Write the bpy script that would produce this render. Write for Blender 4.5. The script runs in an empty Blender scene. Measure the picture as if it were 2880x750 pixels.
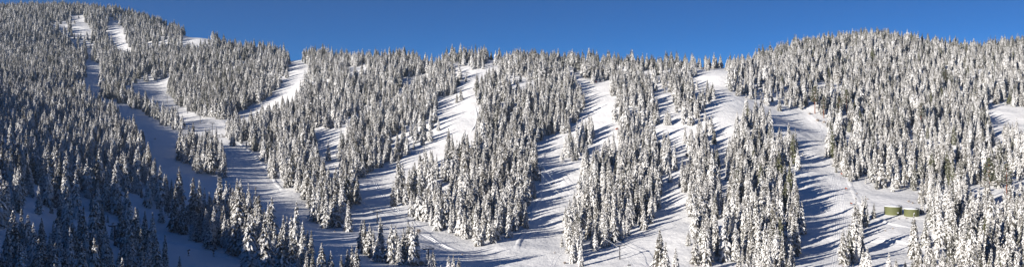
import bpy, math, random
import numpy as np
R = math.radians
rng = np.random.default_rng(7)
random.seed(7)
S = bpy.context.scene
col = S.collection

# ------------------------------------------------------------------ camera
F, VH, W0, H0 = 2500.0, 320.0, 2880.0, 750.0
cam_d = bpy.data.cameras.new('camera'); cam = bpy.data.objects.new('camera', cam_d); col.objects.link(cam)
cam_d.sensor_width = 36; cam_d.lens = 36*F/W0; cam_d.shift_y = -(375-VH)/W0
cam_d.clip_start = 1; cam_d.clip_end = 20000
cam.location = (0, 0, 0); cam.rotation_euler = (R(90), 0, 0)
S.camera = cam

# ------------------------------------------------------------------ light
SUN_AZ, SUN_EL = 236.0, 15.8
sun_dir = np.array([math.sin(R(SUN_AZ))*math.cos(R(SUN_EL)), math.cos(R(SUN_AZ))*math.cos(R(SUN_EL)), math.sin(R(SUN_EL))])
sd = bpy.data.lights.new('sun', 'SUN'); so = bpy.data.objects.new('sun', sd); col.objects.link(so)
sd.energy = 5.0; sd.angle = R(0.5); sd.color = (1.0, 0.935, 0.85)
from mathutils import Vector
so.rotation_euler = Vector(sun_dir).to_track_quat('Z', 'Y').to_euler(); so.location = (-500, -200, 500)
w = bpy.data.worlds.new('World'); S.world = w; w.use_nodes = True
nt = w.node_tree; nt.nodes.clear()
sky = nt.nodes.new('ShaderNodeTexSky'); sky.sky_type = 'NISHITA'; sky.sun_disc = False
sky.sun_elevation = R(SUN_EL); sky.sun_rotation = R(SUN_AZ); sky.altitude = 2600
sky.air_density = 1.0; sky.dust_density = 0.0; sky.ozone_density = 4.0
bg = nt.nodes.new('ShaderNodeBackground'); bg.inputs[1].default_value = 0.058
ow = nt.nodes.new('ShaderNodeOutputWorld')
tcw = nt.nodes.new('ShaderNodeTexCoord'); mpw = nt.nodes.new('ShaderNodeMapping'); mpw.inputs['Location'].default_value = (0, 0, .02); mpw.inputs['Scale'].default_value = (1, 1, 2.4)
nt.links.new(tcw.outputs['Generated'], mpw.inputs[0]); nt.links.new(mpw.outputs[0], sky.inputs[0])
hs = nt.nodes.new('ShaderNodeHueSaturation'); hs.inputs['Saturation'].default_value = 1.18
tn = nt.nodes.new('ShaderNodeMix'); tn.data_type = 'RGBA'; tn.blend_type = 'MULTIPLY'; tn.inputs[0].default_value = 1
tn.inputs[7].default_value = (.56, .94, 1.22, 1)   # sky light tinted blue so that shadows on snow turn bluer
nt.links.new(sky.outputs[0], hs.inputs['Color']); nt.links.new(hs.outputs[0], tn.inputs[6]); nt.links.new(tn.outputs[2], bg.inputs[0]); nt.links.new(bg.outputs[0], ow.inputs[0])
S.view_settings.view_transform = 'Standard'; S.view_settings.look = 'None'
S.view_settings.gamma = 1; S.view_settings.exposure = 0.7
S.cycles.max_bounces = 5; S.cycles.diffuse_bounces = 1

# ------------------------------------------------------------------ materials
def mat(name, color, rough=0.7, bump=None, metal=0.0, vary=None):
    m = bpy.data.materials.new(name); m.use_nodes = True
    n = m.node_tree.nodes; l = m.node_tree.links; b = n['Principled BSDF']
    b.inputs['Base Color'].default_value = (*color, 1); b.inputs['Roughness'].default_value = rough
    b.inputs['Metallic'].default_value = metal
    b.inputs['Specular IOR Level'].default_value = 0.25
    tc = n.new('ShaderNodeTexCoord')
    if vary:
        sc, c2 = vary
        no = n.new('ShaderNodeTexNoise'); no.inputs['Scale'].default_value = sc; no.inputs['Detail'].default_value = 5
        l.new(tc.outputs['Object'], no.inputs['Vector'])
        mx = n.new('ShaderNodeMix'); mx.data_type = 'RGBA'
        rp = n.new('ShaderNodeMapRange'); rp.inputs[1].default_value = .35; rp.inputs[2].default_value = .65
        l.new(no.outputs['Fac'], rp.inputs[0]); l.new(rp.outputs[0], mx.inputs[0])
        mx.inputs[6].default_value = (*color, 1); mx.inputs[7].default_value = (*c2, 1)
        l.new(mx.outputs[2], b.inputs['Base Color'])
    if bump:
        prev = None
        for sc, dist in bump:
            no = n.new('ShaderNodeTexNoise'); no.inputs['Scale'].default_value = sc; no.inputs['Detail'].default_value = 4
            l.new(tc.outputs['Object'], no.inputs['Vector'])
            bp = n.new('ShaderNodeBump'); bp.inputs['Distance'].default_value = dist; bp.inputs['Strength'].default_value = 1
            l.new(no.outputs['Fac'], bp.inputs['Height'])
            if prev: l.new(prev.outputs[0], bp.inputs['Normal'])
            prev = bp
        l.new(prev.outputs[0], b.inputs['Normal'])
    return m

M = {}
M['snow'] = mat('snow', (.82, .82, .82), .6, bump=[(0.05, 2.2), (0.35, .35)], vary=(0.02, (.88, .875, .865)))
n_ = M['snow'].node_tree.nodes; l_ = M['snow'].node_tree.links
tc_ = n_.new('ShaderNodeTexCoord'); mp_ = n_.new('ShaderNodeMapping'); mp_.inputs['Scale'].default_value = (.8, .07, .07); mp_.inputs['Rotation'].default_value = (0, 0, .25)
tr_ = n_.new('ShaderNodeTexNoise'); tr_.inputs['Scale'].default_value = 1; tr_.inputs['Detail'].default_value = 3; tr_.inputs['Distortion'].default_value = .6
l_.new(tc_.outputs['Object'], mp_.inputs[0]); l_.new(mp_.outputs[0], tr_.inputs['Vector'])
tb_ = n_.new('ShaderNodeBump'); tb_.inputs['Distance'].default_value = .11; tb_.inputs['Strength'].default_value = 1
l_.new(tr_.outputs['Fac'], tb_.inputs['Height'])
old_ = n_['Principled BSDF'].inputs['Normal'].links[0].from_socket
l_.new(old_, tb_.inputs['Normal']); l_.new(tb_.outputs[0], n_['Principled BSDF'].inputs['Normal'])
M['packed'] = mat('packed_snow', (.86, .865, .88), .5, bump=[(0.3, .12)])
M['cap'] = mat('snow_cap', (.84, .85, .87), .6, bump=[(1.2, .15)])
M['bark'] = mat('bark', (.10, .065, .045), .9, vary=(1.5, (.05, .035, .03)))
M['redbark'] = mat('red_bark', (.26, .09, .045), .9, vary=(1.5, (.14, .06, .04)))
M['tank'] = mat('olive_tank_paint', (.125, .135, .055), .6, vary=(.25, (.10, .11, .05)))
M['tankdark'] = mat('dark_tank_rail', (.05, .055, .04), .6)
M['steel'] = mat('weathered_steel', (.10, .10, .11), .55, metal=.3, vary=(1, (.06, .06, .07)))
M['darkwood'] = mat('dark_timber', (.07, .045, .035), .8, vary=(1, (.04, .03, .03)))
M['redwood'] = mat('red_painted_boards', (.36, .09, .05), .7, vary=(2, (.28, .07, .045)))
M['cable'] = mat('steel_cable', (.14, .14, .15), .5, metal=.3)
M['snowcable'] = mat('rimed_cable', (.62, .63, .66), .7)
M['twig'] = mat('bare_twigs', (.30, .22, .17), .9, vary=(2, (.62, .58, .56)))
M['black'] = mat('black_plastic', (.02, .02, .022), .5)
M['window'] = mat('window_glass', (.02, .025, .03), .15)

def bough(name, lo, hi, green, snowc=(.78, .775, .77)):
    """snow on boughs broken by patches of needles; each tree carries its own amount of snow"""
    m = bpy.data.materials.new(name); m.use_nodes = True
    n = m.node_tree.nodes; l = m.node_tree.links; b = n['Principled BSDF']
    b.inputs['Roughness'].default_value = .8; b.inputs['Specular IOR Level'].default_value = .15
    tc = n.new('ShaderNodeTexCoord'); oi = n.new('ShaderNodeObjectInfo')
    no = n.new('ShaderNodeTexNoise'); no.noise_dimensions = '4D'; no.inputs['Scale'].default_value = 1.1; no.inputs['Detail'].default_value = 3
    mu = n.new('ShaderNodeMath'); mu.operation = 'MULTIPLY'; mu.inputs[1].default_value = 37
    l.new(oi.outputs['Random'], mu.inputs[0]); l.new(mu.outputs[0], no.inputs['W'])
    l.new(tc.outputs['Object'], no.inputs['Vector'])
    th = n.new('ShaderNodeMapRange'); th.inputs[3].default_value = lo; th.inputs[4].default_value = hi
    l.new(oi.outputs['Random'], th.inputs[0])
    su = n.new('ShaderNodeMath'); su.operation = 'SUBTRACT'
    l.new(no.outputs['Fac'], su.inputs[0]); l.new(th.outputs[0], su.inputs[1])
    rp = n.new('ShaderNodeMapRange'); rp.inputs[1].default_value = -.09; rp.inputs[2].default_value = .07
    l.new(su.outputs[0], rp.inputs[0])
    mx = n.new('ShaderNodeMix'); mx.data_type = 'RGBA'
    mx.inputs[6].default_value = (*green, 1); mx.inputs[7].default_value = (*snowc, 1)
    l.new(rp.outputs[0], mx.inputs[0]); l.new(mx.outputs[2], b.inputs['Base Color'])
    return m
M['bough'] = bough('snowy_boughs', .41, .55, (.125, .115, .095))
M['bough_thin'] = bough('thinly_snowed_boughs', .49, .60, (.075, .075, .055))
M['bough_green'] = bough('needles_with_little_snow', .56, .64, (.075, .08, .035))
M['needles'] = mat('dark_needles', (.085, .078, .065), .9)

# ------------------------------------------------------------------ terrain
cols = {
 -700: [(900,160),(750,220),(600,300),(480,390),(380,520),(270,760),(170,1200),(90,1750),(40,2450)],
 -300: [(900,200),(750,270),(600,350),(500,430),(400,580),(290,840),(185,1300),(105,1850),(45,2480)],
 0: [(900,250),(750,320),(600,415),(500,510),(400,660),(300,920),(200,1350),(120,1880),(52,2500)],
 240: [(900,295),(750,380),(650,465),(560,565),(460,720),(380,900),(300,1180),(240,1480),(150,1980),(46,2550)],
 480: [(900,350),(750,450),(650,560),(560,680),(480,800),(400,980),(340,1180),(300,1330),(250,1550),(150,1950),(84,2300)],
 600: [(900,355),(750,455),(570,680),(400,970),(340,1160),(300,1290),(250,1450),(170,1820),(112,2080)],
 700: [(900,360),(750,460),(650,560),(570,680),(500,800),(420,950),(350,1130),(300,1250),(230,1400),(145,1700)],
 900: [(900,370),(750,480),(680,560),(600,680),(520,800),(450,900),(380,1020),(300,1160),(230,1300),(168,1550)],
 1150: [(900,390),(750,500),(700,560),(620,670),(540,770),(460,860),(380,960),(300,1080),(240,1200),(178,1400)],
 1400: [(900,400),(750,520),(690,600),(600,680),(500,780),(400,890),(300,1010),(230,1120),(165,1300)],
 1650: [(900,410),(750,530),(680,600),(600,680),(500,780),(400,880),(300,990),(230,1100),(188,1250)],
 1900: [(900,400),(750,510),(650,600),(550,700),(450,790),(350,890),(270,980),(210,1120),(192,1220)],
 2050: [(550,690),(450,780),(350,880),(270,970),(210,1080),(190,1180)],
 2150: [(900,390),(750,500),(650,590),(550,680),(450,780),(350,880),(300,950),(200,1150),(166,1320)],
 2400: [(900,380),(750,480),(650,580),(600,645),(500,760),(400,880),(300,1000),(200,1180),(114,1440)],
 2500: [(200,1190),(108,1440)],
 2740: [(190,1190),(158,1330)],
 2640: [(900,360),(750,470),(650,560),(560,660),(460,780),(360,900),(260,1050),(190,1200),(144,1380)],
 2880: [(900,350),(750,460),(650,540),(560,640),(460,750),(380,850),(340,910),(260,1030),(190,1180),(136,1350)],
 3300: [(900,340),(750,450),(600,600),(450,760),(340,920),(220,1150),(140,1400)],
}
P = []; ZV = []
for u, L in cols.items():
    for v, D in L:
        P.append(((u-1440)/F*D, D)); ZV.append(-(v-VH)/F*D)
    v, D = L[-1]
    z = -(v-VH)/F*D
    if u >= -700 and D > 1100:
        for k, dz in (((1.12, -14), (1.35, -80), (1.8, -170)) if u not in (600, 700, 2500, 2740) else ((1.4, -90),)):
            P.append(((u-1440)/F*D*1.0*k, D*k)); ZV.append(z+dz)
# background terrain points far beyond the left edge of the view
HL = [(-1500, 700, 60), (-1500, 1300, 120), (-2000, 2000, 260)]
for x, y, z in HL: P.append((x, y)); ZV.append(z)
for x, y, z in [(0, 80, -88), (700, 60, -60), (-2600, 500, 100), (2600, 600, 60), (2600, 2600, -100), (-2600, 3600, 80), (2000, 3600, -120), (0, 3600, -100), (1400, 300, -10), (1600, 1200, 90)]:
    P.append((x, y)); ZV.append(z)
P = np.array(P)/1000.0; ZV = np.array(ZV)
def tps(r2): return np.where(r2 > 1e-12, 0.5*r2*np.log(np.maximum(r2, 1e-12)), 0)
n = len(P)
K = tps(((P[:, None]-P[None])**2).sum(-1)) + np.eye(n)*0.0006
A = np.zeros((n+3, n+3)); A[:n, :n] = K; A[:n, n] = 1; A[:n, n+1:] = P; A[n, :n] = 1; A[n+1:, :n] = P.T
Wt = np.linalg.solve(A, np.concatenate([ZV, np.zeros(3)]))
GX0, GX1, GY0, GY1, GS = -2400.0, 2200.0, 60.0, 3400.0, 6.0
gx = np.arange(GX0, GX1+.1, GS); gy = np.arange(GY0, GY1+.1, GS)
XX, YY = np.meshgrid(gx, gy)
Z = np.empty_like(XX)
for j in range(len(gy)):
    q = np.stack([XX[j], YY[j]], -1)/1000.0
    r2 = ((q[:, None]-P[None])**2).sum(-1)
    Z[j] = tps(r2)@Wt[:n] + Wt[n] + q@Wt[n+1:]
# unseen spur added outside the left edge, crest shaped to shade the left slopes
hc = np.interp(YY, [60, 300, 400, 500, 600, 750, 850, 1000, 1150, 1300, 1500], [-8, 8, 11, 18, 28, 47, 61, 76, 78, 60, 0])
xc = -0.576*YY-230
Zr = hc-0.45*np.sqrt((XX-xc)**2+20**2)+9
dz = np.clip((Zr-Z)/24, -30, 30); Z = np.where(XX < -0.5*YY, Z+24*np.log1p(np.exp(dz))*(1/(1+np.exp((XX+0.576*YY+10)/12.0))), Z)
for k in range(34):
    wl = 24*1.1**k if k < 26 else 90+20*(k-26); a = rng.uniform(0, 2*math.pi); ph = rng.uniform(0, 6.28)
    amp = 0.0032*wl*rng.uniform(.5, 1.3)
    kx, ky = math.cos(a)*6.283/wl, math.sin(a)*6.283/wl
    Z += amp*np.sin(kx*XX+ky*YY+ph+1.3*np.sin(.6*ky*XX-.6*kx*YY+ph*2))
def height(x, y):
    x = np.asarray(x, float); y = np.asarray(y, float)
    fx = np.clip((x-GX0)/GS, 0, len(gx)-1.001); fy = np.clip((y-GY0)/GS, 0, len(gy)-1.001)
    i = fx.astype(int); j = fy.astype(int); a = fx-i; b = fy-j
    return (Z[j, i]*(1-a)*(1-b)+Z[j, i+1]*a*(1-b)+Z[j+1, i]*(1-a)*b+Z[j+1, i+1]*a*b)
def proj(x, y, z): return 1440+F*x/y, VH-F*z/y
def ground(u, v):
    """first point of the terrain met by the view ray through photo pixel (u, v)"""
    D = np.arange(140, 3300, 1.5)
    x = (u-1440)/F*D; vv = VH-F*height(x, D)/D
    k = np.argmax(vv <= v)
    if vv[k] > v: k = int(np.argmin(vv))
    return float(x[k]), float(D[k]), float(height(x[k], D[k]))

def new_mesh(name, verts, faces, mats, midx=None, smooth=False):
    me = bpy.data.meshes.new(name); me.from_pydata([tuple(v) for v in verts], [], [tuple(f) for f in faces])
    for m in mats: me.materials.append(m)
    if midx is not None: me.polygons.foreach_set('material_index', midx)
    if smooth: me.polygons.foreach_set('use_smooth', [True]*len(me.polygons))
    me.update(); return me
def link(name, me, parent=None, loc=(0, 0, 0)):
    o = bpy.data.objects.new(name, me); col.objects.link(o); o.location = loc
    if parent: o.parent = parent
    return o
def tag(o, label=None, cat=None, group=None, kind=None):
    if label: o['label'] = label
    if cat: o['category'] = cat
    if group: o['group'] = group
    if kind: o['kind'] = kind
    return o

ny, nx = XX.shape
me = bpy.data.meshes.new('mountainside')
me.vertices.add(nx*ny)
me.vertices.foreach_set('co', np.stack([XX, YY, Z], -1).astype(np.float32).ravel())
jj, ii = np.meshgrid(np.arange(ny-1), np.arange(nx-1), indexing='ij')
b0 = (jj*nx+ii).ravel(); fq = np.stack([b0, b0+1, b0+nx+1, b0+nx], -1).astype(np.int32)
me.loops.add(fq.size); me.loops.foreach_set('vertex_index', fq.ravel())
me.polygons.add(len(fq)); me.polygons.foreach_set('loop_start', np.arange(0, fq.size, 4, dtype=np.int32))
me.polygons.foreach_set('loop_total', np.full(len(fq), 4, dtype=np.int32))
me.update(); me.validate(); me.polygons.foreach_set('use_smooth', [True]*len(fq)); me.materials.append(M['snow'])
terr = link('snowy_mountainside', me); tag(terr, kind='structure')

# ------------------------------------------------------------------ where the forest stands (photo pixels of the ground)
CLEAR = {
 'a1': [(190,45),(236,45),(250,70),(262,92),(250,112),(222,100)],
 'a1b': [(238,118),(252,122),(256,165),(285,190),(288,232),(240,232),(240,190)],
 'a2': [(300,50),(338,60),(345,95),(362,128),(375,165),(335,165),(318,130),(300,95)],
 'a3': [(516,87),(540,84),(568,95),(620,106),(668,128),(655,152),(622,128),(594,112),(575,140),(510,150)],
 'a3b': [(455,75),(485,80),(480,90),(455,88)],
 'a4': [(205,230),(274,233),(285,245),(278,268),(240,262)],
 'b': [(360,240),(420,226),(472,222),(478,265),(492,292),(515,302),(552,322),(615,343),(640,332),(708,300),(750,279),(792,232),(812,222),(806,163),(855,163),(868,205),(866,240),(838,285),(800,312),(770,322),(735,345),(716,372),(650,352),(640,385),(668,392),(703,418),(729,441),(755,470),(776,506),(797,530),(834,548),(865,569),(900,620),(960,640),(1010,560),(950,545),(890,480),(878,400),(880,372),(960,360),(985,338),(1030,316),(1085,290),(1125,268),(1135,225),(1208,205),(1210,228),(1160,258),(1130,285),(1075,312),(1020,350),(985,372),(958,400),(952,440),(962,500),(1004,515),(1030,491),(1072,470),(1109,459),(1166,433),(1192,412),(1213,388),(1229,352),(1226,299),(1220,280),(1271,266),(1298,232),(1330,222),(1368,185),(1372,172),(1400,168),(1402,198),(1365,238),(1347,250),(1330,278),(1332,297),(1348,320),(1348,352),(1332,385),(1290,415),(1250,440),(1195,470),(1135,515),(1114,550),(1112,592),(1135,612),(1165,622),(1200,632),(1250,662),(1300,672),(1345,692),(1400,678),(1442,668),(1457,642),(1483,584),(1512,558),(1509,412),(1530,402),(1570,387),(1620,352),(1640,327),(1640,300),(1622,245),(1606,222),(1561,206),(1561,196),(1620,203),(1633,216),(1665,232),(1713,228),(1725,270),(1737,300),(1735,380),(1742,420),(1705,455),(1650,482),(1622,502),(1630,532),(1640,562),(1620,592),(1590,622),(1590,690),(1608,720),(1600,900),(900,900),(880,735),(800,690),(720,632),(650,600),(590,600),(520,580),(455,535),(425,480),(392,400),(320,322),(250,292),(250,262),(330,287),(400,317),(480,362),(512,375),(505,350),(440,318),(360,280),(340,250)],
 'c1': [(978,188),(1034,187),(1032,212),(978,235)],
 'c2': [(1183,165),(1245,165),(1248,190),(1186,190)],
 'c3': [(1267,180),(1320,186),(1332,228),(1270,222)],
 'c4': [(1375,152),(1432,155),(1435,172),(1375,172)],
 'c5': [(1738,196),(1830,208),(1818,222),(1740,212)],
 'o': [(1825,236),(1900,260),(1895,285),(1905,340),(1912,405),(1940,430),(1935,482),(1919,522),(1928,600),(1940,660),(1960,712),(1990,760),(1990,900),(1640,900),(1640,720),(1700,720),(1780,650),(1835,650),(1845,642),(1855,562),(1870,522),(1897,482),(1870,440),(1852,382),(1848,340),(1838,262)],
 'q': [(1955,195),(2045,190),(2045,228),(2062,262),(2105,277),(2165,312),(2234,307),(2277,316),(2322,324),(2336,345),(2330,372),(2330,402),(2338,432),(2359,490),(2378,508),(2400,515),(2458,545),(2500,555),(2590,535),(2604,600),(2612,650),(2585,690),(2560,760),(2560,900),(2230,900),(2235,740),(2245,722),(2250,620),(2238,560),(2195,512),(2198,485),(2240,482),(2244,402),(2190,400),(2178,372),(2165,338),(2130,318),(2072,332),(2062,402),(2043,470),(2045,525),(2051,562),(2050,640),(2065,735),(2065,900),(2035,900),(2035,622),(2022,532),(2015,432),(2000,382),(1985,305),(1957,280),(1950,240)],
 'v': [(2776,285),(2820,298),(2900,302),(2900,385),(2840,385),(2790,400),(2772,350)],
 'v2': [(2730,222),(2765,228),(2762,255),(2728,255)],
 'u': [(400,630),(430,632),(500,668),(600,688),(650,700),(700,722),(790,755),(900,930),(500,1000),(485,760),(450,712),(395,662)],
 'u2': [(90,512),(175,540),(240,588),(320,618),(400,632),(398,660),(320,645),(230,615),(160,570),(90,545)],
 'tank': [(2458,545),(2600,530),(2604,615),(2450,630)],
}
STANDS = {
 'iso': [(508,420),(508,452),(560,488),(638,503),(643,470),(632,432),(590,412),(540,405)],
 'n': [(1588,463),(1615,458),(1640,430),(1675,398),(1673,362),(1640,378),(1600,412),(1588,440)],
 't': [(2422,612),(2456,610),(2456,632),(2434,690),(2440,745),(2450,900),(2368,900),(2374,770),(2400,690),(2405,640)],
 'qc': [(1979,258),(2007,262),(2007,292),(1983,290)],
 'oc': [(1868,340),(1890,345),(1888,358),(1868,355)],
 'mb': [(1791,590),(1833,600),(1833,645),(1795,642)],
}
SPARSE = [([(60,565),(160,590),(330,640),(420,665),(430,740),(300,730),(50,670)], .28), ([(400,520),(560,570),(560,640),(420,600)], .6), ([(280,470),(420,520),(420,570),(280,520)], .6),
          ([(2700,540),(2880,460),(2900,620),(2880,640),(2740,620)], .22),
          ([(2440,500),(2620,470),(2700,560),(2600,560),(2480,560)], .55),
          ([(1130,470),(1300,420),(1330,520),(1240,560),(1130,560)], .55),
          ([(2100,280),(2340,290),(2340,330),(2100,330)], .7),
          ([(240,120),(620,120),(640,240),(240,240)], .72),
          ([(1640,560),(1720,560),(1760,720),(1640,720)], .7),
          ([(300,60),(650,130),(500,150),(380,130)], .6),
          ([(2560,680),(2720,680),(2700,760),(2560,760)], .6)]
def inpoly(u, v, poly):
    c = np.zeros(len(u), bool); n = len(poly); j = n-1
    for i in range(n):
        x1, y1 = poly[i]; x2, y2 = poly[j]; j = i
        if y1 == y2: continue
        c ^= ((y1 > v) != (y2 > v)) & (u < (x2-x1)*(v-y1)/(y2-y1)+x1)
    return c

sp = 7.4
cx, cy = np.meshgrid(np.arange(-1900, 1400, sp), np.arange(230, 2800, sp*1.05))
cx = (cx + (np.arange(cx.shape[0]) % 2)[:, None]*sp/2).ravel(); cy = cy.ravel()
cx = cx+rng.uniform(-.46, .46, cx.size)*sp; cy = cy+rng.uniform(-.46, .46, cy.size)*sp
cz = height(cx, cy); cu, cv = proj(cx, cy, cz)
ub = np.arange(-1200, 3500, 20); ridge = np.empty(len(ub))
for k, u in enumerate(ub):
    D = np.arange(800, 3000, 6.0); ridge[k] = D[np.argmin(VH-F*height((u-1440)/F*D, D)/D)]
rd = np.interp(cu, ub, ridge)
keep = (cu > -1100) & (cu < 3150) & (cy < rd+70) & (cv < 1050)
keep &= ~((cu < -150) & (rng.random(cu.size) < .35))
# positions wobble a little before the test so that forest edges are not ruled lines
stray = np.where(rng.random(cu.size) < .07, 3.2, 1.0)
wob = np.clip(cy, 300, 1400)
isstray = stray > 2
wu = cu+rng.normal(0, 4.5, cu.size)*stray*700/wob+7*np.sin(cx/17+cy/23)*600/wob; wv = cv+rng.normal(0, 2.5, cu.size)*stray+2.5*np.sin(cx/13-cy/19)
clear = np.zeros(cu.size, bool)
for p in CLEAR.values(): clear |= inpoly(wu, wv, p)
for p in STANDS.values(): clear &= ~inpoly(wu, wv, p)
keep &= ~clear
keep &= ~((wv > 748) & (wu > 900) & (wu < 2340)) | inpoly(wu, wv, [(2070,700),(2230,700),(2225,900),(2080,900)])
for p, pr in SPARSE: keep &= ~(inpoly(cu, cv, p) & (rng.random(cu.size) > pr))
gap = np.sin(cx/31+2*np.sin(cy/47))+np.sin(cy/37+1.7*np.sin(cx/53))+rng.normal(0, .5, cx.size)
keep &= gap > -1.5
keep &= rng.random(cu.size) < .93
keep &= ~((cu < 640) & (cv > 380) & (rng.random(cu.size) < .24))
keep &= ~((cy > rd-50) & (rng.random(cu.size) < .3))
inclear = np.zeros(cu.size, bool)
for p in CLEAR.values(): inclear |= inpoly(cu, cv, p)
inclear &= isstray
cx, cy, cz, cu, cv, inclear = [a[keep] for a in (cx, cy, cz, cu, cv, inclear)]
N0 = len(cx)
HPX = [(100, [(60,22),(150,26),(250,34),(350,42),(450,68),(550,92),(650,112),(750,128),(1050,140)]),
       (700, [(60,22),(150,32),(250,38),(350,48),(450,60),(550,78),(650,105),(750,130),(1050,140)]),
       (1400, [(100,30),(170,35),(250,45),(350,57),(450,68),(550,78),(650,88),(750,95),(1050,110)]),
       (2200, [(100,30),(130,32),(200,38),(300,46),(400,57),(500,70),(600,85),(700,102),(1050,122)])]
hh = np.stack([np.interp(cv, [q[0] for q in L], [q[1] for q in L]) for _, L in HPX])
us = np.array([q[0] for q in HPX], float); fu = np.interp(cu, us, np.arange(4.)); i0 = np.minimum(fu.astype(int), 2); fr = fu-i0
ar = np.arange(N0)
ht = (hh[i0, ar]*(1-fr)+hh[i0+1, ar]*fr)*cy/F
ht = .93*np.clip(ht, 11, 25)*np.clip(rng.normal(1.0, .21, N0), .55, 1.5)
small = rng.random(N0) < .2; ht[small] *= rng.uniform(.4, .75, small.sum())

ht[inpoly(cu, cv, STANDS['t']) & (cu > 2405)] *= .75
ht[inclear] *= rng.uniform(.35, .8, inclear.sum())
# trees picked out one by one: photo pixel of the foot, height in pixels
MAN = [(865,610,70),(900,612,105),(958,640,125)][:0]
MAN = [(883,622,95),(896,628,60),(932,630,72),(918,640,85),(942,638,104),(980,650,88),
       (1024,712,95),(1018,700,82),(1040,716,88),(1050,722,78),(1070,712,100),(1062,735,70),(1100,738,110),(1112,728,95),(1122,742,80),(1135,732,92),(1148,738,115),(1160,742,118),(1172,735,95),
       (1201,745,44),(1218,748,46),(1210,755,40),
       (923,452,54),(1878,352,42),(1872,350,36),(1884,352,38),(1296,282,34),(1285,290,28),
       (1262,800,80),(1275,795,78),(1290,800,76),(1240,812,68),(990,790,100),(1003,800,110),(978,780,80),
       (1580,694,34),(1855,790,145),(1872,800,120),(1900,800,105),(1936,690,42),(1956,745,88),(2160,800,85),
       (2573,690,56),(2623,745,42),(2500,770,60),(2520,775,50),(2546,768,36),(2780,352,34),(2835,385,42),(2826,380,36),(2843,384,32),
       (662,398,46),(678,402,36),(648,392,30),(655,410,50),(1110,820,70),
       (660,712,158),(672,715,190),(690,722,110),(600,690,70),(590,700,80),(585,685,60),(575,682,62),(560,680,66),(540,676,60),
       (700,770,170),(745,790,185),(790,800,160),(820,800,150),(850,790,110),(905,800,120),(930,800,95),(960,810,95),
       (335,860,150),(415,850,140),(300,870,150),(155,860,175),(60,840,150),(230,850,170),(505,800,80),(470,820,90)]
mx_, my_, mz_, mh_ = [], [], [], []
for u, v, hp in MAN:
    x, y, z = ground(u, v); mx_.append(x); my_.append(y); mz_.append(z); mh_.append(hp*y/F)
cx = np.concatenate([cx, mx_]); cy = np.concatenate([cy, my_]); cz = np.concatenate([cz, mz_]); ht = np.concatenate([ht, mh_])
N = len(cx); cu, cv = proj(cx, cy, cz)

# ------------------------------------------------------------------ fir models
def fir(seed, H=22.0, width=.15, lean=.0, gap=0, bare=.05, twin=False, boughmat='bough', dark=.11, topcut=1.0, levels=22, power=.8):
    r_ = random.Random(seed); V = []; Fc = []; MI = []
    def clump(h, ang, ln, wd, th, droop, cx0, cy0):
        ca, sa = math.cos(ang), math.sin(ang); i = len(V)
        def p(f, s, z): V.append((cx0+ca*f-sa*s, cy0+sa*f+ca*s, h+z))
        j = lambda a: a*r_.uniform(.8, 1.2)
        p(ln*.05, 0, .25*th)
        p(j(ln*.55), -j(wd), -j(ln*.45)*droop-.35*th)
        p(ln, 0, -ln*droop*r_.uniform(.9, 1.4))
        p(j(ln*.55), j(wd), -j(ln*.45)*droop-.35*th)
        p(j(ln*.6), r_.uniform(-.15, .15)*wd, -ln*.35*droop+j(th))
        p(ln*.5, 0, -ln*.5*droop-.9*th)
        for f in ((i, i+1, i+4), (i+1, i+2, i+4), (i+2, i+3, i+4), (i+3, i, i+4)): Fc.append(f); MI.append(1 if r_.random() < dark else 0)
        for f in ((i, i+5, i+1), (i+1, i+5, i+2), (i+2, i+5, i+3), (i+3, i+5, i)): Fc.append(f); MI.append(1)
    def spire(ox, oy, h0, h1, Rm):
        L = max(4, int(1.3*levels*(h1-h0)))
        prof = [r_.uniform(.78, 1.15) for _ in range(L+1)]
        for k in range(L):
            t = (k+.5*r_.random())/L; h = (h0+(h1-h0)*t)*H
            rad = Rm*H*((1-t)**power)*min(1, .62+t*2.2)*prof[k]+.22
            if gap and r_.random() < gap: continue
            nb = 10 if t < .5 else (8 if t < .8 else 5); a0 = r_.random()*6.28
            lop = r_.uniform(0, 6.28)
            for b in range(nb):
                a = a0+6.283*b/nb+r_.uniform(-.25, .25)
                ln = rad*r_.uniform(.72, 1.18)*(1+.14*math.cos(a-lop))
                if r_.random() < .07: continue
                hh = h+r_.uniform(-.35, .35)
                clump(hh, a, ln, max(.2, ln*.27)*r_.uniform(.8, 1.2), max(.2, .16*ln), r_.uniform(.4, .85), ox+lean*hh, oy)
        for a in (0, 1.57):
            clump(h1*H*.995, a, .35, .2, .5, 1.0, ox+lean*h1*H, oy); clump(h1*H*.97, a+3.14, .45, .25, .5, 1.2, ox+lean*h1*H, oy)
    spire(0, 0, bare, topcut, width)
    if twin: spire(.06*H, .02*H, .55, .93, width*.6)
    crown = new_mesh('crown', V, Fc, [M[boughmat], M['needles']], MI)
    tv = []; tf = []; ns = 6
    for k, (zz, rr) in enumerate(((-1.2, .42), (.3*H, .3), (.7*H, .16), (.97*H*topcut, .04))):
        for s in range(ns): tv.append((rr*math.cos(6.283*s/ns)+lean*zz, rr*math.sin(6.283*s/ns), zz))
    for k in range(3):
        for s in range(ns): a = k*ns+s; b = k*ns+(s+1) % ns; tf.append((a, b, b+ns, a+ns))
    trunk = new_mesh('trunk', tv, tf, [M['bark']])
    both = new_mesh('fir', V+tv, Fc+[tuple(q+len(V) for q in f) for f in tf], [M[boughmat], M['needles'], M['bark']], MI+[2]*len(tf))
    return trunk, crown, both
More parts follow.
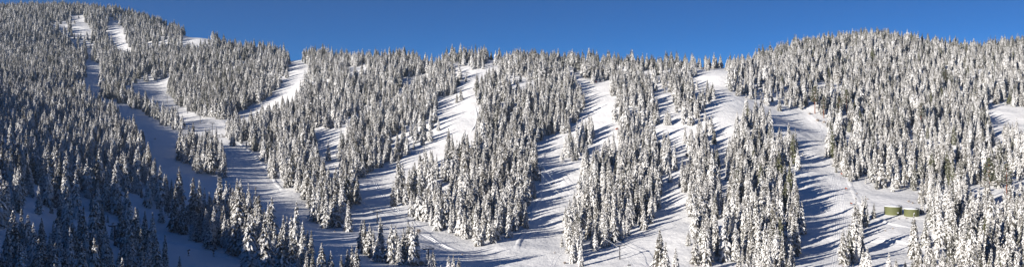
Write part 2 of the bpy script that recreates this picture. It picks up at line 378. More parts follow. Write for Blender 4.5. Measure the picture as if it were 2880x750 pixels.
KIND = [ # words, keyword arguments
 ('slender', dict(width=.14, levels=26, power=.6)),
 ('narrow conical', dict(width=.17, levels=24, power=.68)),
 ('full conical', dict(width=.20, levels=24, power=.8)),
 ('broad', dict(width=.235, levels=22, power=.75)),
 ('ragged', dict(width=.19, gap=.22, levels=24, power=.7)),
 ('twin-topped', dict(width=.17, twin=True)),
 ('bare-stemmed', dict(width=.18, bare=.2, levels=22, power=.6)),
 ('blunt-topped', dict(width=.18, topcut=.86, power=.5)),
]
thin = 8
FIRS = []
for k, (wd_, kw) in enumerate(KIND): FIRS.append(fir(100+k, **kw))
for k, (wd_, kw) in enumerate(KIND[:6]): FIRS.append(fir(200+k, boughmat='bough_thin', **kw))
for k, (wd_, kw) in enumerate((KIND[1], KIND[3])): FIRS.append(fir(300+k, boughmat='bough_green', **kw))
WORD = [k[0] for k in KIND]+[k[0] for k in KIND[:6]]+[KIND[1][0], KIND[3][0]]
var = rng.choice(8, N, p=[.18, .24, .2, .08, .1, .06, .08, .06])
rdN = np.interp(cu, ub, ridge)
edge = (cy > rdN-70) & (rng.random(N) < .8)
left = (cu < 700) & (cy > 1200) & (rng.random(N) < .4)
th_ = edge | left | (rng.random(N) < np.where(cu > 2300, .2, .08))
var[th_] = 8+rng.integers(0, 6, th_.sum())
gr_ = (cu > 2100) & (rng.random(N) < .03); var[gr_] = 14+rng.integers(0, 2, gr_.sum())
var[N0:] = rng.choice([0, 1, 1, 2, 2, 3], N-N0)
rot = rng.uniform(0, 6.283, N); wsc = rng.uniform(.88, 1.15, N)
wid = np.interp(cy, [400, 700, 1300], [.84, .92, 1.08])*np.where(ht < 13, 1.12, 1.0)*wsc

wid[N0:] *= 1.25
# ------------------------------------------------------------------ which trees show largest: paint them far to near into an id buffer
BS = 2
ib = np.full((int(H0/BS), int(W0/BS)), -1, np.int32)
order = np.argsort(-cy)
for k in order:
    hp = ht[k]*F/cy[k]/BS; u0 = cu[k]/BS; v0 = cv[k]/BS
    if u0 < -20 or u0 > 1460 or v0-hp > 375: continue
    hw = .18*hp
    for r_ in range(max(0, int(v0-hp)), min(375, int(v0)+1)):
        t = (v0-r_)/max(hp, 1); q = hw*max(0.0, 1-t)**.8
        a = int(u0-q); b = int(u0+q)+1
        if b > 0 and a < 1440: ib[r_, max(0, a):min(1440, b)] = k
hidden = None
vis = np.bincount(ib[ib >= 0], minlength=N)
print('TREES', N, 'visible', (vis > 2).sum())
NI = 300
picked = np.argsort(-vis)[:NI]
isp = np.zeros(N, bool); isp[picked] = True

# names of the stands used in the labels 
def region(u, v):
    t = [('iso', 'tree island left of lift station'), ('n', 'clump inside middle shaded run'), ('t', 'strip between road and tanks')]
    for k, s in t:
        if inpoly(np.array([u]), np.array([v]), STANDS[k])[0]: return s
    if u < 240: return 'dark forest at left edge' if v > 400 else 'far forest on upper left slope'
    if u < 560: return 'shaded forest above lower left track' if v > 380 else 'upper left slope'
    if u < 860 and v > 540: return 'shaded stand below valley run'
    if u < 960 and v > 350: return 'long stand right of lift station'
    if u < 1010 and v > 540: return 'loose trees at valley bottom'
    if u < 1190 and v > 680: return 'bottom centre clump beside brush'
    if u < 1320 and v > 740: return 'bottom edge below valley'
    if u < 1260 and v < 560 and u+(v-400)*0.9 < 1220: return 'stand left of bright central run'
    if u < 1530 and v > 300: return 'big central wood'
    if u < 1850: return 'stand right of shaded central run'
    if u < 2040: return 'narrow strip right of open snow'
    if u < 2260: return 'stand left of groomed road'
    if u < 2620: return 'forest above green tanks' if v < 620 else 'open snow below green tanks'
    return 'forest right of green tanks'
def sizeword(h): return 'tall' if h > 24.5 else ('mid-height' if h > 17.5 else ('small' if h > 11 else 'very small'))
ORD = ['leftmost', 'second', 'third', 'fourth', 'fifth', 'sixth', 'seventh', 'eighth', 'ninth', 'tenth', 'eleventh', 'twelfth', 'thirteenth', 'fourteenth']
cls = {}
for k in picked:
    reg = region(cu[k], min(cv[k], 2000))
    cls.setdefault((reg, sizeword(ht[k]), WORD[var[k]]), []).append(k)
lab = {}
for (reg, sz, wdd), ks in cls.items():
    ks.sort(key=lambda k: cu[k]); n_ = len(ks)
    for i, k in enumerate(ks):
        base = f'{sz} {wdd} snowy fir'
        if n_ == 1: lab[k] = f'the only {base} in {reg}'
        elif i == 0: lab[k] = f'leftmost {base} in {reg}'
        elif i == n_-1: lab[k] = f'rightmost {base} in {reg}'
        else: lab[k] = f'{base}, {ORD[i]} from left in {reg}' if i < len(ORD) else f'{base}, {ORD[n_-1-i]} from right in {reg}'
for k in picked:
    t, c, b = FIRS[var[k]]
    e = bpy.data.objects.new('snowy_fir', None); col.objects.link(e)
    e.empty_display_size = .5
    e.location = (cx[k], cy[k], cz[k]); e.rotation_euler = (0, 0, rot[k]); s = ht[k]/22.0
    e.scale = (s*wid[k], s*wid[k], s)
    reg = region(cu[k], cv[k])
    tag(e, lab[k], 'fir tree', 'snow-covered firs on the mountainside')
    link('trunk', t, e); link('crown', c, e)

# every other fir: one object, instances on points
lib = bpy.data.collections.new('fir_models')
for i, (t, c, b) in enumerate(FIRS):
    o = bpy.data.objects.new('fir_model_%02d' % i, b); lib.objects.link(o)
rest = np.where(~isp)[0]
pm = bpy.data.meshes.new('forest_points'); pm.vertices.add(len(rest))
pm.vertices.foreach_set('co', np.stack([cx[rest], cy[rest], cz[rest]], -1).astype(np.float32).ravel())
def attr(nm, typ, key, data):
    a = pm.attributes.new(nm, typ, 'POINT'); a.data.foreach_set(key, data)
attr('kind_index', 'INT', 'value', var[rest].astype(np.int32))
attr('turn', 'FLOAT_VECTOR', 'vector', np.stack([0*rot[rest], 0*rot[rest], rot[rest]], -1).astype(np.float32).ravel())
s_ = ht[rest]/22.0
attr('size', 'FLOAT_VECTOR', 'vector', np.stack([s_*wid[rest], s_*wid[rest], s_], -1).astype(np.float32).ravel())
pm.update()
fo = link('fir_forest', pm); tag(fo, 'dense snow-covered fir forest over the whole mountainside', 'forest', kind='stuff')
g = bpy.data.node_groups.new('plant_forest', 'GeometryNodeTree')
g.interface.new_socket('Geometry', in_out='INPUT', socket_type='NodeSocketGeometry')
g.interface.new_socket('Geometry', in_out='OUTPUT', socket_type='NodeSocketGeometry')
gi = g.nodes.new('NodeGroupInput'); go = g.nodes.new('NodeGroupOutput')
ci = g.nodes.new('GeometryNodeCollectionInfo'); ci.inputs[0].default_value = lib; ci.inputs['Separate Children'].default_value = True
ip = g.nodes.new('GeometryNodeInstanceOnPoints'); ip.inputs['Pick Instance'].default_value = True
def na(nm, typ):
    a = g.nodes.new('GeometryNodeInputNamedAttribute'); a.data_type = typ; a.inputs[0].default_value = nm; return a.outputs[0]
g.links.new(gi.outputs[0], ip.inputs['Points']); g.links.new(ci.outputs[0], ip.inputs['Instance'])
g.links.new(na('kind_index', 'INT'), ip.inputs['Instance Index'])
g.links.new(na('turn', 'FLOAT_VECTOR'), ip.inputs['Rotation']); g.links.new(na('size', 'FLOAT_VECTOR'), ip.inputs['Scale'])
g.links.new(ip.outputs[0], go.inputs[0])
md = fo.modifiers.new('plant', 'NODES'); md.node_group = g

# ------------------------------------------------------------------ mesh helpers for built things
class MB:
    def __init__(self): self.v = []; self.f = []; self.m = []
    def quad_tube(self, pts, r, n=6, mi=0, cap=True, r2=None):
        base = len(self.v); pts = [Vector(p) for p in pts]
        for i, p in enumerate(pts):
            d = (pts[min(i+1, len(pts)-1)]-pts[max(i-1, 0)]).normalized()
            up = Vector((0, 0, 1)) if abs(d.z) < .9 else Vector((1, 0, 0))
            a = d.cross(up).normalized(); b = d.cross(a)
            rr = r if r2 is None else r+(r2-r)*i/(len(pts)-1)
            for k in range(n): self.v.append(tuple(p+a*rr*math.cos(6.2832*k/n)+b*rr*math.sin(6.2832*k/n)))
        for i in range(len(pts)-1):
            for k in range(n):
                q = base+i*n+k; w_ = base+i*n+(k+1) % n; self.f.append((q, w_, w_+n, q+n)); self.m.append(mi)
        if cap:
            self.f.append(tuple(base+k for k in range(n))); self.m.append(mi)
            self.f.append(tuple(base+(len(pts)-1)*n+k for k in range(n))); self.m.append(mi)
        return self
    def box(self, c, s, mi=0, rz=0, taper=1.0):
        b = len(self.v); ca, sa = math.cos(rz), math.sin(rz)
        for z in (-1, 1):
            for x, y in ((-1, -1), (1, -1), (1, 1), (-1, 1)):
                t = taper if z > 0 else 1
                X, Y = x*s[0]/2*t, y*s[1]/2*t
                self.v.append((c[0]+X*ca-Y*sa, c[1]+X*sa+Y*ca, c[2]+z*s[2]/2))
        for f in ((0, 3, 2, 1), (4, 5, 6, 7), (0, 1, 5, 4), (1, 2, 6, 5), (2, 3, 7, 6), (3, 0, 4, 7)):
            self.f.append(tuple(b+q for q in f)); self.m.append(mi)
        return self
    def lathe(self, prof, n=40, mi=0, c=(0, 0), wob=0):
        b = len(self.v)
        for r, z in prof:
            for k in range(n):
                a = 6.2832*k/n; q = 1+wob*math.sin(3*a+z)+wob*.6*math.sin(7*a)
                self.v.append((c[0]+r*q*math.cos(a), c[1]+r*q*math.sin(a), z))
        for i in range(len(prof)-1):
            for k in range(n):
                p = b+i*n+k; w_ = b+i*n+(k+1) % n; self.f.append((p, w_, w_+n, p+n)); self.m.append(mi)
        return self
    def mesh(self, name, mats, smooth=False): return new_mesh(name, self.v, self.f, mats, self.m, smooth)
    def build(self, name, mats, parent=None, loc=(0, 0, 0), smooth=False):
        if not isinstance(mats, list): mats = [mats]
        return link(name, self.mesh(name, mats, smooth), parent, loc)
def empty(name, loc, rz=0, sc=1):
    o = bpy.data.objects.new(name, None); col.objects.link(o); o.location = loc; o.rotation_euler = (0, 0, rz); o.scale = (sc, sc, sc); o.empty_display_size = .5
    return o
def clone(o, loc, rz=0, sc=1):
    c = o.copy(); col.objects.link(c); c.location = loc; c.rotation_euler = (0, 0, rz); c.scale = (sc, sc, sc)
    for ch in [x for x in bpy.data.objects if x.parent == o]:
        d = ch.copy(); col.objects.link(d); d.parent = c
        for gch in [x for x in bpy.data.objects if x.parent == ch]:
            e_ = gch.copy(); col.objects.link(e_); e_.parent = d
    return c

# ------------------------------------------------------------------ olive water tanks
def water_tank(u, v, wpx, hpx, label, box=False):
    x, y, z = ground(u, v); Rr = wpx*y/F/2; Hh = hpx*y/F; y += Rr*.8
    z = min(z, float(height(x, y)))
    t = tag(empty('water_tank', (x, y, z)), label, 'water tank', 'pair of olive water tanks')
    wm = MB(); prof = [(Rr, -3)]
    for k in range(4):
        zz = Hh*(k+1)/4; prof += [(Rr, zz-.05), (Rr+.04, zz-.03), (Rr+.04, zz+.0), (Rr, zz+.02)]
    wm.lathe(prof, 56); wm.build('wall', M['tank'], t, smooth=False)
    MB().lathe([(Rr+.02, Hh+.0), (Rr+.16, Hh+.02), (Rr+.16, Hh+.12), (Rr-.3, Hh+.14), (.3, Hh+.75), (0, Hh+.8)], 56).build('roof', M['tankdark'], t)
    MB().lathe([(Rr+.17, Hh+.13), (Rr+.2, Hh+.3), (Rr*.93, Hh+.52), (Rr*.5, Hh+.95), (.2, Hh+1.12), (0, Hh+1.12)], 56, wob=.008).build('snow_cap', M['cap'], t, smooth=True)
    lad = MB(); a0 = R(-62)
    for da in (-.045, .045):
        px_, py_ = (Rr+.25)*math.cos(a0+da), (Rr+.25)*math.sin(a0+da); lad.quad_tube([(px_, py_, .2), (px_, py_, Hh+.9)], .05, 5)
    for k in range(14):
        zz = .4+k*Hh/14
        lad.quad_tube([((Rr+.25)*math.cos(a0-.045), (Rr+.25)*math.sin(a0-.045), zz), ((Rr+.25)*math.cos(a0+.045), (Rr+.25)*math.sin(a0+.045), zz)], .03, 5)
    lad.build('ladder', M['tankdark'], t)
    rl = MB(); pts = []
    for k in range(9):
        a = a0-.5+k*.125; pts.append(((Rr-.1)*math.cos(a), (Rr-.1)*math.sin(a), Hh+1.1)); rl.quad_tube([(pts[-1][0], pts[-1][1], Hh+.1), pts[-1]], .03, 5)
    rl.quad_tube(pts, .03, 5); rl.build('railing', M['tankdark'], t)
    MB().box((.45*Rr, -.55*Rr, Hh+.95), (.9, .9, .5)).build('hatch', M['tankdark'], t)
    if box:
        vb = MB().box((.12*Rr, -Rr-.35, 1.6), (.9, .6, .7)); vb.build('valve_box', M['cap'], t)
    pipe = MB().quad_tube([(Rr*.62, -Rr*.86, -.5), (Rr*.62, -Rr*.86, Hh-.3), (Rr*.55, -Rr*.8, Hh-.1)], .12, 8); pipe.build('overflow_pipe', M['tank'], t)
    return t
water_tank(2520, 604, 47, 22, 'left one of two olive green round water tanks in snow, valve box on its wall', True)
water_tank(2571, 609, 40, 20, 'right one of two olive green round water tanks, close to the firs')

# ------------------------------------------------------------------ chairlifts
def lift_tower(h, arm, yaw_model=None):
    t = empty('lift_tower', (0, 0, 0))
    MB().quad_tube([(0, 0, -2), (0, 0, h*.5), (0, 0, h)], .42, 10, r2=.3).build('pole', M['steel'], t)
    a = MB().box((0, 0, h), (arm, .4, .5)); a.box((0, 0, h+1.5), (arm*.5, .2, .2))
    for s_ in (-.25, .25): a.box((arm*s_, 0, h+.8), (.18, .18, 1.4))
    a.build('crossarm', [M['steel']], t)
    for s_ in (-.46, .46):
        q = MB().box((arm*s_, 0, h+.1), (.2, 3.6, .25))
        for k in (-1.4, -.5, .5, 1.4):
            b_ = [(arm*s_-.1, k, h+.3), (arm*s_+.1, k, h+.3)]; q.quad_tube(b_, .24, 8)
        q.build('sheave_train', M['steel'], t)
    MB().box((0, 0, h+.33), (arm*.96, .5, .16)).build('snow_cap', M['cap'], t)
    ld = MB()
    for k in range(int(h/.5)): ld.box((0, -.5, .5+k*.5), (.5, .05, .05))
    for s_ in (-.25, .25): ld.box((s_, -.5, h/2), (.05, .05, h-.4))
    ld.build('ladder', M['steel'], t)
    return t
def chair_model():
    t = empty('lift_chair', (0, 0, 0))
    MB().quad_tube([(0, 0, 0), (.15, 0, -.8), (.15, 0, -2.2), (0, 0, -2.6)], .05, 6).build('hanger', M['steel'], t)
    s_ = MB().box((0, .1, -2.95), (2.0, .55, .08)); s_.build('seat', M['black'], t)
    b_ = MB().box((0, .36, -2.6), (2.0, .06, .5)); b_.build('backrest', M['black'], t)
    MB().quad_tube([(-1, .3, -2.6), (-1, -.2, -2.7), (1, -.2, -2.7), (1, .3, -2.6)], .03, 5).build('safety_bar', M['steel'], t)
    MB().box((0, .08, -2.86), (1.9, .48, .09)).build('snow_cap', M['cap'], t)
    return t
NCH = [0]; chair0 = None
def chairlift(tw, arm, label_line, labels, chairs, mat_c='cable'):
    '''tw: list of (u, v_foot, v_top)'''
    global chair0
    pts = []
    for u, vf, vt in tw:
        x, y, z = ground(u, vf); pts.append((x, y, z, (vf-vt)*y/F))
    first = None; heads = []
    for i, (x, y, z, h) in enumerate(pts):
        a = pts[max(i-1, 0)]; b = pts[min(i+1, len(pts)-1)]
        yaw = math.atan2(b[1]-a[1], b[0]-a[0])-math.pi/2
        t = lift_tower(h, arm); t.location = (x, y, z); t.rotation_euler = (0, 0, yaw)
        if labels[i]: tag(t, labels[i], 'lift tower', 'steel towers of the chairlifts')
        heads.append((Vector((x, y, z+h+.55)), yaw))
    for side, nm in ((-1, 'left'), (1, 'right')):
        path = []
        for i in range(len(heads)):
            p, yaw = heads[i]; off = Vector((math.cos(yaw), math.sin(yaw), 0))*arm*.46*side
            if i: 
                q = prev; L = (p+off-q).length
                for k in range(1, 12):
                    t_ = k/12; path.append(q.lerp(p+off, t_)-Vector((0, 0, L*.03*4*t_*(1-t_))))
            path.append(p+off); prev = p+off
        c = MB().quad_tube(path, .085, 5).build('haul_cable', M[mat_c])
        tag(c, f'{nm} {label_line}', 'cable', 'haul cables of the chairlifts')
        for idx, tt, sd_, lb in chairs:
            if sd_ != side: continue
            k = min(int(tt*12), 11); i0_ = idx*12+k; fr_ = tt*12-k
            p = path[i0_].lerp(path[min(i0_+1, len(path)-1)], fr_)
            yaw = heads[idx][1]
            if chair0 is None: chair0 = chair_model(); c_ = chair0; c_.location = p; c_.rotation_euler = (0, 0, yaw)
            else: c_ = clone(chair0, p, yaw)
            tag(c_, lb, 'lift chair', 'empty chairs hanging on the lift cables')
chairlift([(470,292,268),(501,306,284),(527,319,296),(563,348,322),(597,379,347)], 5.5, 'cable of the upper left chairlift above the shaded valley run',
  ['topmost lift tower of the upper left line, beside the run bend', 'lift tower second from top on the upper left line', 'thin lift tower in shade, middle of the upper left line',
   'dark lift tower at the foot of firs above the station', 'dark lift tower beside the snow-roofed lift station'],
  [(3,.5,1,'empty chair hanging just above the station tower of the upper left lift')])
chairlift([(812,455,424),(937,534,505),(1061,627,594),(1205,738,700)], 6.5, 'cable of the chairlift crossing the bright lower central run',
  ['lift tower among firs left of the bright central run', 'lift tower beside firs at left edge of the bright central run', 'lone T-shaped lift tower in the open above the bottom centre clump', 'lift tower low in the valley near the bottom edge'],
  [(1,.52,-1,'upper empty chair on near cable between the two central run towers'), (1,.55,1,'upper empty chair on far cable between the two central run towers'),
   (1,.2,1,'empty chair just below the tower at the run edge'), (2,.75,-1,'low empty chair over the shaded valley floor'), (2,.82,1,'lowest empty chair over the shaded valley floor'), (0,.45,1,'empty chair above firs left of the bright central run')])
chairlift([(1313,222,205),(1367,281,263),(1520,513,475),(1617,612,568),(1743,729,690),(1900,860,812)], 6.5, 'cable of the chairlift crossing the shaded central run',
  ['short lift tower on the snowy knoll at top of the central run', 'dark lift tower among firs beside the top of the central run', 'tall lift tower in shade at left edge of the long central run',
   'lift tower whose arm shows over firs beside the long central run', 'lift tower between firs near the bottom edge, snow on its arm', None],
  [(2,.75,1,'empty chair low over the right edge of the shaded central run'), (2,.3,-1,'empty chair over the shade of the central run'), (4,.3,1,'empty chair hanging before the bottom edge firs')], 'snowcable')
for o in [x for x in bpy.data.objects if x.name.startswith('lift_tower') and x.parent is None and 'label' not in x]:
    tag(o, 'lift tower below the bottom edge carrying the central chairlift cable', 'lift tower', 'steel towers of the chairlifts')
x, y, z = ground(1223, 180); t = lift_tower(16*y/F, 5); t.location = (x, y, z); t.rotation_euler = (0, 0, .5); tag(t, 'small lift tower standing against the sky beside ridge hut', 'lift tower', 'steel towers of the chairlifts')
x, y, z = ground(323, 690); t = lift_tower(56*y/F, 6); t.location = (x, y, z); t.rotation_euler = (0, 0, .9); tag(t, 'dark lift tower deep in shade among lower left firs', 'lift tower', 'steel towers of the chairlifts')

# lift station: open shed, snow on the roof, dark machinery below
x, y, z = ground(614, 386)
t = tag(empty('lift_station', (x, y, z), .1), 'dark lift station with snow-covered roof on the shaded valley run', 'lift station')
MB().box((1, 0, 3.4), (8.5, 5, .3)).build('roof', M['darkwood'], t)
MB().box((.2, 0, 3.86), (6.8, 4.9, .6), taper=.86).build('snow_cap', M['cap'], t)
for sx in (-2.8, 1, 4.8):
    for sy in (-2, 2): MB().box((sx, sy, 1.1), (.35, .35, 4.4)).build('post', M['darkwood'], t)
MB().lathe([(0, 2.3), (2.1, 2.3), (2.1, 2.65), (0, 2.65)], 24).build('bullwheel', M['steel'], t)
hb = MB().box((-5, -.5, 1.1), (3.4, 2.6, 3.0)).build('operator_hut', M['darkwood'], t)
MB().box((-5, -1.83, 1.5), (1.6, .06, .8)).build('window', M['window'], hb)
MB().box((-5, -.5, 2.75), (3.5, 2.7, .25), taper=.9).build('snow_cap', M['cap'], hb)
MB().box((6.6, .3, .6), (3.2, 1.6, 1.5)).build('loading_rail', M['darkwood'], t)

# small huts
def hut(u, v, w, h, m, label, rz=0.2, roofm='cap', name='hut', cat='hut'):
    x, y, z = ground(u, v); w = w*y/F; h = h*y/F
    t = tag(empty(name, (x, y, z), rz), label, cat)
    wl = MB(); wl.box((0, 0, h*.3), (w, w*.8, h*.75)); b = len(wl.v); zt = h*.675
    wl.v += [(-w/2, -w*.4, zt), (w/2, -w*.4, zt), (w/2, w*.4, zt), (-w/2, w*.4, zt), (0, -w*.4, h*.96), (0, w*.4, h*.96)]
    for f in ((0, 1, 4), (2, 3, 5)): wl.f.append(tuple(b+q for q in f)); wl.m.append(0)
    wl.build('wall', m, t)
    rf = MB()
    for sg in (-1, 1):
        b = len(rf.v); x0, x1 = 0, sg*w*.62; z0, z1 = h*1.0, h*.58
        rf.v += [(x0, -w*.5, z0), (x1, -w*.5, z1), (x1, w*.5, z1), (x0, w*.5, z0)]+[(x0, -w*.5, z0+.3), (x1, -w*.5, z1+.25), (x1, w*.5, z1+.25), (x0, w*.5, z0+.3)]
        for f in ((0, 1, 2, 3), (4, 7, 6, 5), (0, 4, 5, 1), (1, 5, 6, 2), (2, 6, 7, 3)): rf.f.append(tuple(b+q for q in f)); rf.m.append(0)
    rf.build('roof', M[roofm], t)
    d = MB().box((0, -w*.4-.03, h*.27), (w*.3, .06, h*.55)).build('door', M['darkwood'], t)
    return t
hut(1675, 233, 6, 6, M['redwood'], 'tiny red hut with snowy roof at top of long shaded run')
hut(1735, 365, 7, 5, M['redwood'], 'low reddish shelter half buried at the edge of the shaded run')
hut(1232, 172, 11, 8, M['darkwood'], 'dark hut on the ridge beside the small lift tower')
hut(1205, 168, 12, 8, M['redwood'], 'brownish red hut among firs on the ridge skyline')
x, y, z = ground(2382, 744); t = tag(empty('notice_board', (x, y, z), .3), 'reddish wooden board on posts beside the groomed road at bottom', 'notice board')
MB().box((0, 0, 2.0), (1.3, .12, 1.9)).build('board', M['redwood'], t)
for s_ in (-.5, .5): MB().box((s_, .12, 1.2), (.14, .14, 3.6)).build('post', M['darkwood'], t)
MB().box((0, 0, 3.02), (1.4, .3, .14)).build('snow_cap', M['cap'], t)

# snow guns
def gun(u, v, hpx, label, rz, tall=True, src=[None, None]):
    x, y, z = ground(u, v); k = 0 if tall else 1
    if src[k] is None:
        t = empty('snow_gun', (0, 0, 0)); src[k] = t
        if tall:
            MB().quad_tube([(0, 0, -.5), (0, 0, 2.4)], .1, 8).build('post', M['steel'], t)
            bl = MB().quad_tube([(-.55, 0, 2.5), (-.2, 0, 2.62), (.6, 0, 2.95)], .36, 12); b_ = bl.build('barrel', M['steel'], t)
            MB().quad_tube([(.6, 0, 2.95), (.72, 0, 3.0)], .42, 12).build('nozzle_ring', M['black'], b_)
            MB().box((0, -.22, 1.4), (.6, .3, .9)).build('control_box', M['black'], t)
            MB().box((0, 0, .02), (1.5, .5, .16)).build('base', M['steel'], t)
        else:
            MB().box((0, 0, .12), (1.5, .9, .2)).build('sled', M['steel'], t)
            MB().quad_tube([(0, 0, .2), (0, 0, 1.0)], .1, 8).build('post', M['steel'], t)
            b_ = MB().quad_tube([(-.7, 0, 1.1), (0, 0, 1.25), (.65, 0, 1.5)], .38, 12).build('barrel', M['redwood'], t)
            MB().quad_tube([(.65, 0, 1.5), (.77, 0, 1.55)], .44, 12).build('nozzle_ring', M['black'], b_)
        t.location = (x, y, z); t.rotation_euler = (0, 0, rz)
    else: t = clone(src[k], (x, y, z), rz)
    sc = hpx*y/F/(3.1 if tall else 1.9); t.scale = (sc, sc, sc)
    tag(t, label, 'snow gun', 'snow guns beside the runs')
gun(530, 720, 17, 'left snow gun on a post in lower left shaded track', .5)
gun(600, 721, 17, 'right snow gun with control box in lower left shaded track', 2.6)
for i, (u, v, l) in enumerate([(2333,426,'topmost small snow gun along right side of groomed road'), (2346,456,'second small snow gun down the right side of groomed road'), (2367,493,'small snow gun at road edge below the forest corner'),
    (2380,535,'fourth small snow gun down beside the groomed road'), (2394,577,'small snow gun at the fork of the groomed road'), (2372,706,'lowest small snow gun beside road near bottom edge')]):
    gun(u, v, 8, l, .3+i*.7, False)
x, y, z = ground(631, 697); t = tag(empty('log_bench', (x, y, z), .05), 'dark low log on the shaded lower left track', 'log')
MB().quad_tube([(-2, 0, .45), (0, .05, .5), (2, 0, .45)], .3, 8).build('log', M['darkwood'], t)
for s_ in (-1.4, 1.4): MB().box((s_, 0, .1), (.4, .7, .5)).build('support', M['darkwood'], t)
for u, v, l in ((2250,512,'thin marker pole on the snow left of the groomed road'),):
    x, y, z = ground(u, v); t = tag(empty('marker_pole', (x, y, z)), l, 'marker pole')
    MB().quad_tube([(0, 0, -.5), (0, 0, 4.6)], .09, 6).build('pole', M['snowcable'], t); MB().box((.3, 0, 4.3), (.5, .05, .4)).build('flag', M['redwood'], t)

# ------------------------------------------------------------------ tall pines with red bare trunks
def pine(seed):
    r_ = random.Random(seed); H = 26
    V, Fc, MI = [], [], []
    for k in range(190):
        t = r_.random(); h = H*(.42+.57*t); rad = 3.6*math.sin(math.pi*min(1, .28+.72*t))**.7+.3; a = r_.random()*6.28; d = rad*r_.uniform(.35, 1)
        c = Vector((d*math.cos(a), d*math.sin(a), h)); s_ = r_.uniform(.55, 1.1); i = len(V)
        for q in ((-s_, 0, -.1), (0, -s_, -.15), (s_, 0, -.1), (0, s_, -.15), (0, 0, .5*s_), (0, 0, -.55*s_)):
            V.append(tuple(c+Vector(q)*r_.uniform(.8, 1.2)))
        for a_, b_ in ((0, 1), (1, 2), (2, 3), (3, 0)):
            Fc.append((i+a_, i+b_, i+4)); MI.append(0); Fc.append((i+b_, i+a_, i+5)); MI.append(1)
    crown = new_mesh('crown', V, Fc, [M['bough_green'], M['needles']], MI)
    m = MB().quad_tube([(0, 0, -2), (0, 0, H*.5), (.1, 0, H*.96)], .5, 8, r2=.12)
    for k in range(9):
        h = H*(.33+.06*k); a = k*2.4; L = 2.4-.12*k
        m.quad_tube([(0, 0, h), (L*.6*math.cos(a), L*.6*math.sin(a), h+.3), (L*math.cos(a), L*math.sin(a), h+.9)], .11, 5, r2=.04)
    return m.mesh('trunk', [M['redbark']]), crown
PT = [pine(5), pine(6)]
for i, (u, v, hp, l) in enumerate([(2292,320,78,'tall pine with bare red trunk, left one above top of groomed road'), (2317,332,62,'pine with bare red trunk, right one above top of groomed road'),
    (2782,556,112,'tall red-trunked pine left of the dead snags at right edge'), (2831,563,104,'red-trunked pine beside the sparse snow at right edge'), (1291,467,54,'tall olive pine with bare trunk in the central wood glade'),
    (2381,322,70,'olive pine standing above the bend of groomed road'), (2360,330,60,'olive pine behind the brush at bend of groomed road'), (2590,360,72,'large olive pine in the middle of the right forest'), (2660,255,60,'broad olive pine high on the right hill')]):
    x, y, z = ground(u, v); t = empty('pine_tree', (x, y, z), i*1.3, hp*y/F/26); tag(t, l, 'pine tree', 'pines with bare red trunks')
    link('trunk', PT[i % 2][0], t); link('crown', PT[i % 2][1], t)

# dead snags
for i, (u, v, hp, l) in enumerate([(2841,612,72,'bare dead trunk, tallest snag in the sparse right patch'), (2803,682,52,'reddish dead trunk among firs near the right edge'), (2823,640,44,'thin bare snag between two dead trunks at right'), (2790,168,30,'bare snag on the right skyline')]):
    x, y, z = ground(u, v); H = hp*y/F; m = MB().quad_tube([(0, 0, -1), (.1, 0, H*.5), (.25, .1, H)], .3, 7, r2=.07); r_ = random.Random(i)
    br = MB()
    for k in range(14):
        h = H*(.3+.68*k/14); a = r_.random()*6.28; L = r_.uniform(.6, 1.8)*(1.2-.8*k/14); br.quad_tube([(0, 0, h), (L*math.cos(a), L*math.sin(a), h+.15)], .05, 4, r2=.02)
    t = tag(empty('dead_snag', (x, y, z), i), l, 'dead tree', 'dead standing trunks'); m.build('trunk', M['redbark'] if i == 1 else M['bark'], t); br.build('branches', M['bark'], t)

# bare snowy shrubs
def shrub_mesh(seed, Rr=1.0):
    r_ = random.Random(seed); m = MB()
    for k in range(70):
        a = r_.random()*6.28; lean = r_.random()**.7; L = r_.uniform(.7, 1.25)
        tip = (lean*1.15*math.cos(a)*L, lean*1.15*math.sin(a)*L, (1.25-.7*lean)*L)
        mid = (tip[0]*.4, tip[1]*.4, tip[2]*.6)
        m.quad_tube([(0.1*math.cos(a), .1*math.sin(a), -.3), mid, tip], .045, 3, cap=False, r2=.02)
        for q in range(3):
            b = r_.random()*6.28; m.quad_tube([mid, (mid[0]+.35*math.cos(b), mid[1]+.35*math.sin(b), mid[2]+.35)], .03, 3, cap=False, r2=.012)
    return m.mesh('bare_shrub', [M['twig']])
SM = [shrub_mesh(k) for k in range(3)]
SHR = [(1176,655,26,'widest pale brown leafless shrub above the bottom centre clump'), (1640,522,16,'leafless brown shrub beside firs at right edge of shaded run'), (1588,742,14,'round leafless shrub at the bottom of the bright run'),
 (2528,616,7,'small shrub just below the left tank'), (2549,615,8,'small shrub below the gap between both tanks'), (2573,624,8,'small shrub below the right tank'), (2505,578,9,'snowy shrub just behind the left tank'), (2556,568,12,'snowy shrub pair member behind right tank'), (2567,572,10,'lower snowy shrub behind right tank'),
 (2490,650,8,'shrub on the berm below the tanks, left'), (2511,643,8,'shrub on the berm below the left tank'), (2300,342,16,'snowy shrub, left one at the bend of groomed road'), (2318,346,14,'snowy shrub, right one at the bend of groomed road'), (2277,322,12,'shrub at the upper rim of groomed road'),
 (941,652,8,'tiny shrub alone in valley shade'), (967,646,16,'shrub leaning on the fir at valley bottom'), (1160,748,26,'dark brush left side at bottom centre'), (1185,745,28,'dark brush in the middle at bottom centre'), (1206,742,22,'dark brush right side at bottom centre'), (1040,725,20,'low brush under the bottom centre firs'),
 (436,392,8,'tiny lone shrub on the shaded upper valley run'), (1820,642,8,'shrub by the cut firs on open snow'), (1950,700,10,'reddish shrub near the bottom on open snow'), (1300,716,8,'tiny shrub on valley snow'), (2745,560,10,'shrub in the sparse right patch'), (2860,600,10,'shrub at right edge'), (2700,600,9,'shrub between firs right of the tanks'),
 (2410,545,7,'shrub below the forest corner by the road'), (2440,560,8,'shrub above the strip of firs'), (1560,712,7,'tiny shrub beside the bright run bottom')]
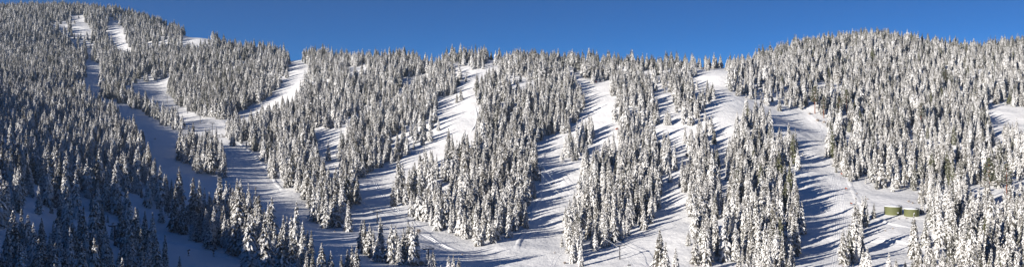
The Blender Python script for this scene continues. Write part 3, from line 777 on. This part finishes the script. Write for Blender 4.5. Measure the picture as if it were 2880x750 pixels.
for i, (u, v, wpx, l) in enumerate(SHR):
    x, y, z = ground(u, v); o = link('bare_shrub', SM[i % 3], None, (x, y, z)); s_ = wpx*y/F/2.3
    o.scale = (s_, s_, s_*.9); o.rotation_euler = (0, 0, i); tag(o, l, 'shrub', 'leafless snowy shrubs')

# ------------------------------------------------------------------ tracks and snow banks draped on the slope
def drape(name, path, offs, w_, h_, m):
    pts = [np.array(ground(u, v)[:2]) for u, v in path]; dense = []
    for a, b in zip(pts[:-1], pts[1:]):
        n_ = max(2, int(np.linalg.norm(b-a)/3)); dense += [a+(b-a)*k/n_ for k in range(n_)]
    dense.append(pts[-1]); dense = np.array(dense)
    for _ in range(12): dense[1:-1] = (dense[:-2]+2*dense[1:-1]+dense[2:])/4
    V, Fc = [], []
    prof = [(-.5, -.15), (-.28, .55), (-.1, 1), (.1, 1), (.28, .55), (.5, -.15)]
    for off in offs:
        b0_ = len(V)
        for i in range(len(dense)):
            d = dense[min(i+1, len(dense)-1)]-dense[max(i-1, 0)]; nn = np.array([-d[1], d[0]])/np.linalg.norm(d); e_ = min(1, i/4, (len(dense)-1-i)/4)
            for q, hq in prof:
                p = dense[i]+nn*(off+q*w_*(1+.15*math.sin(i*.7))); V.append((p[0], p[1], float(height(p[0], p[1]))+hq*h_*e_*(1+.25*math.sin(i*.9+off))-.02))
        n_ = len(prof)
        for i in range(len(dense)-1):
            for k in range(n_-1): a = b0_+i*n_+k; Fc.append((a, a+n_, a+n_+1, a+1))
    o = link(name, new_mesh(name, V, Fc, [M[m]], None, True)); tag(o, kind='structure')
drape('groomed_track', [(2262,322),(2300,345),(2318,375),(2330,420),(2345,480),(2358,540),(2366,600),(2368,660),(2362,720),(2354,800)], (-4.2, -2.9, -1.6, 1.2, 2.3, 3.4), .5, .12, 'packed')
drape('road_bank', [(2322,352),(2335,400),(2350,455),(2372,500),(2388,545),(2400,575),(2440,590)], (4,), 5, .35, 'snow')
drape('road_bank', [(2462,612),(2485,622),(2520,634),(2560,640),(2600,650)], (0,), 5, .7, 'snow')
drape('road_bank', [(2440,680),(2490,672),(2540,678),(2570,690)], (0,), 3, .7, 'snow')
drape('run_track', [(1050,505),(1060,530),(1078,555),(1100,580),(1130,602)], (0, 1.6), .8, .3, 'packed')
drape('run_track', [(1180,655),(1225,680),(1260,700),(1300,705)], (0, 2), .9, .3, 'packed')
drape('run_track', [(1335,300),(1342,322),(1338,350),(1322,375)], (0,), 2.4, .6, 'snow')
drape('run_track', [(930,455),(950,480),(975,500),(1000,520)], (0,), .9, .3, 'packed')
drape('run_bank', [(1530,420),(1524,500),(1516,565),(1494,600),(1472,650),(1452,700)], (0,), 5, .6, 'snow')
drape('run_bank', [(2062,268),(2040,262),(2005,262)], (0,), 3, .6, 'snow')
drape('run_bank', [(660,395),(690,415),(720,438),(750,472),(775,515),(800,540)], (0,), 5, .5, 'snow')
drape('run_track', [(1590,700),(1560,720),(1540,760)], (0, 2.2), .6, .1, 'packed')
drape('run_track', [(420,650),(500,690),(600,712),(680,735)], (0, 3), 1.0, .3, 'packed')


# ------------------------------------------------------------------ thin winter air
hz = MB().box((-100, 1700, 120), (6600, 3700, 840)).build('haze', bpy.data.materials.new('air'))
am = bpy.data.materials['air']; am.use_nodes = True; an = am.node_tree.nodes; an.clear()
pv = an.new('ShaderNodeVolumePrincipled'); pv.inputs['Density'].default_value = .000032; pv.inputs['Color'].default_value = (.62, .78, 1, 1); pv.inputs['Anisotropy'].default_value = .1
ao = an.new('ShaderNodeOutputMaterial'); am.node_tree.links.new(pv.outputs[0], ao.inputs['Volume'])
tag(hz, kind='stuff')
S.cycles.volume_bounces = 0
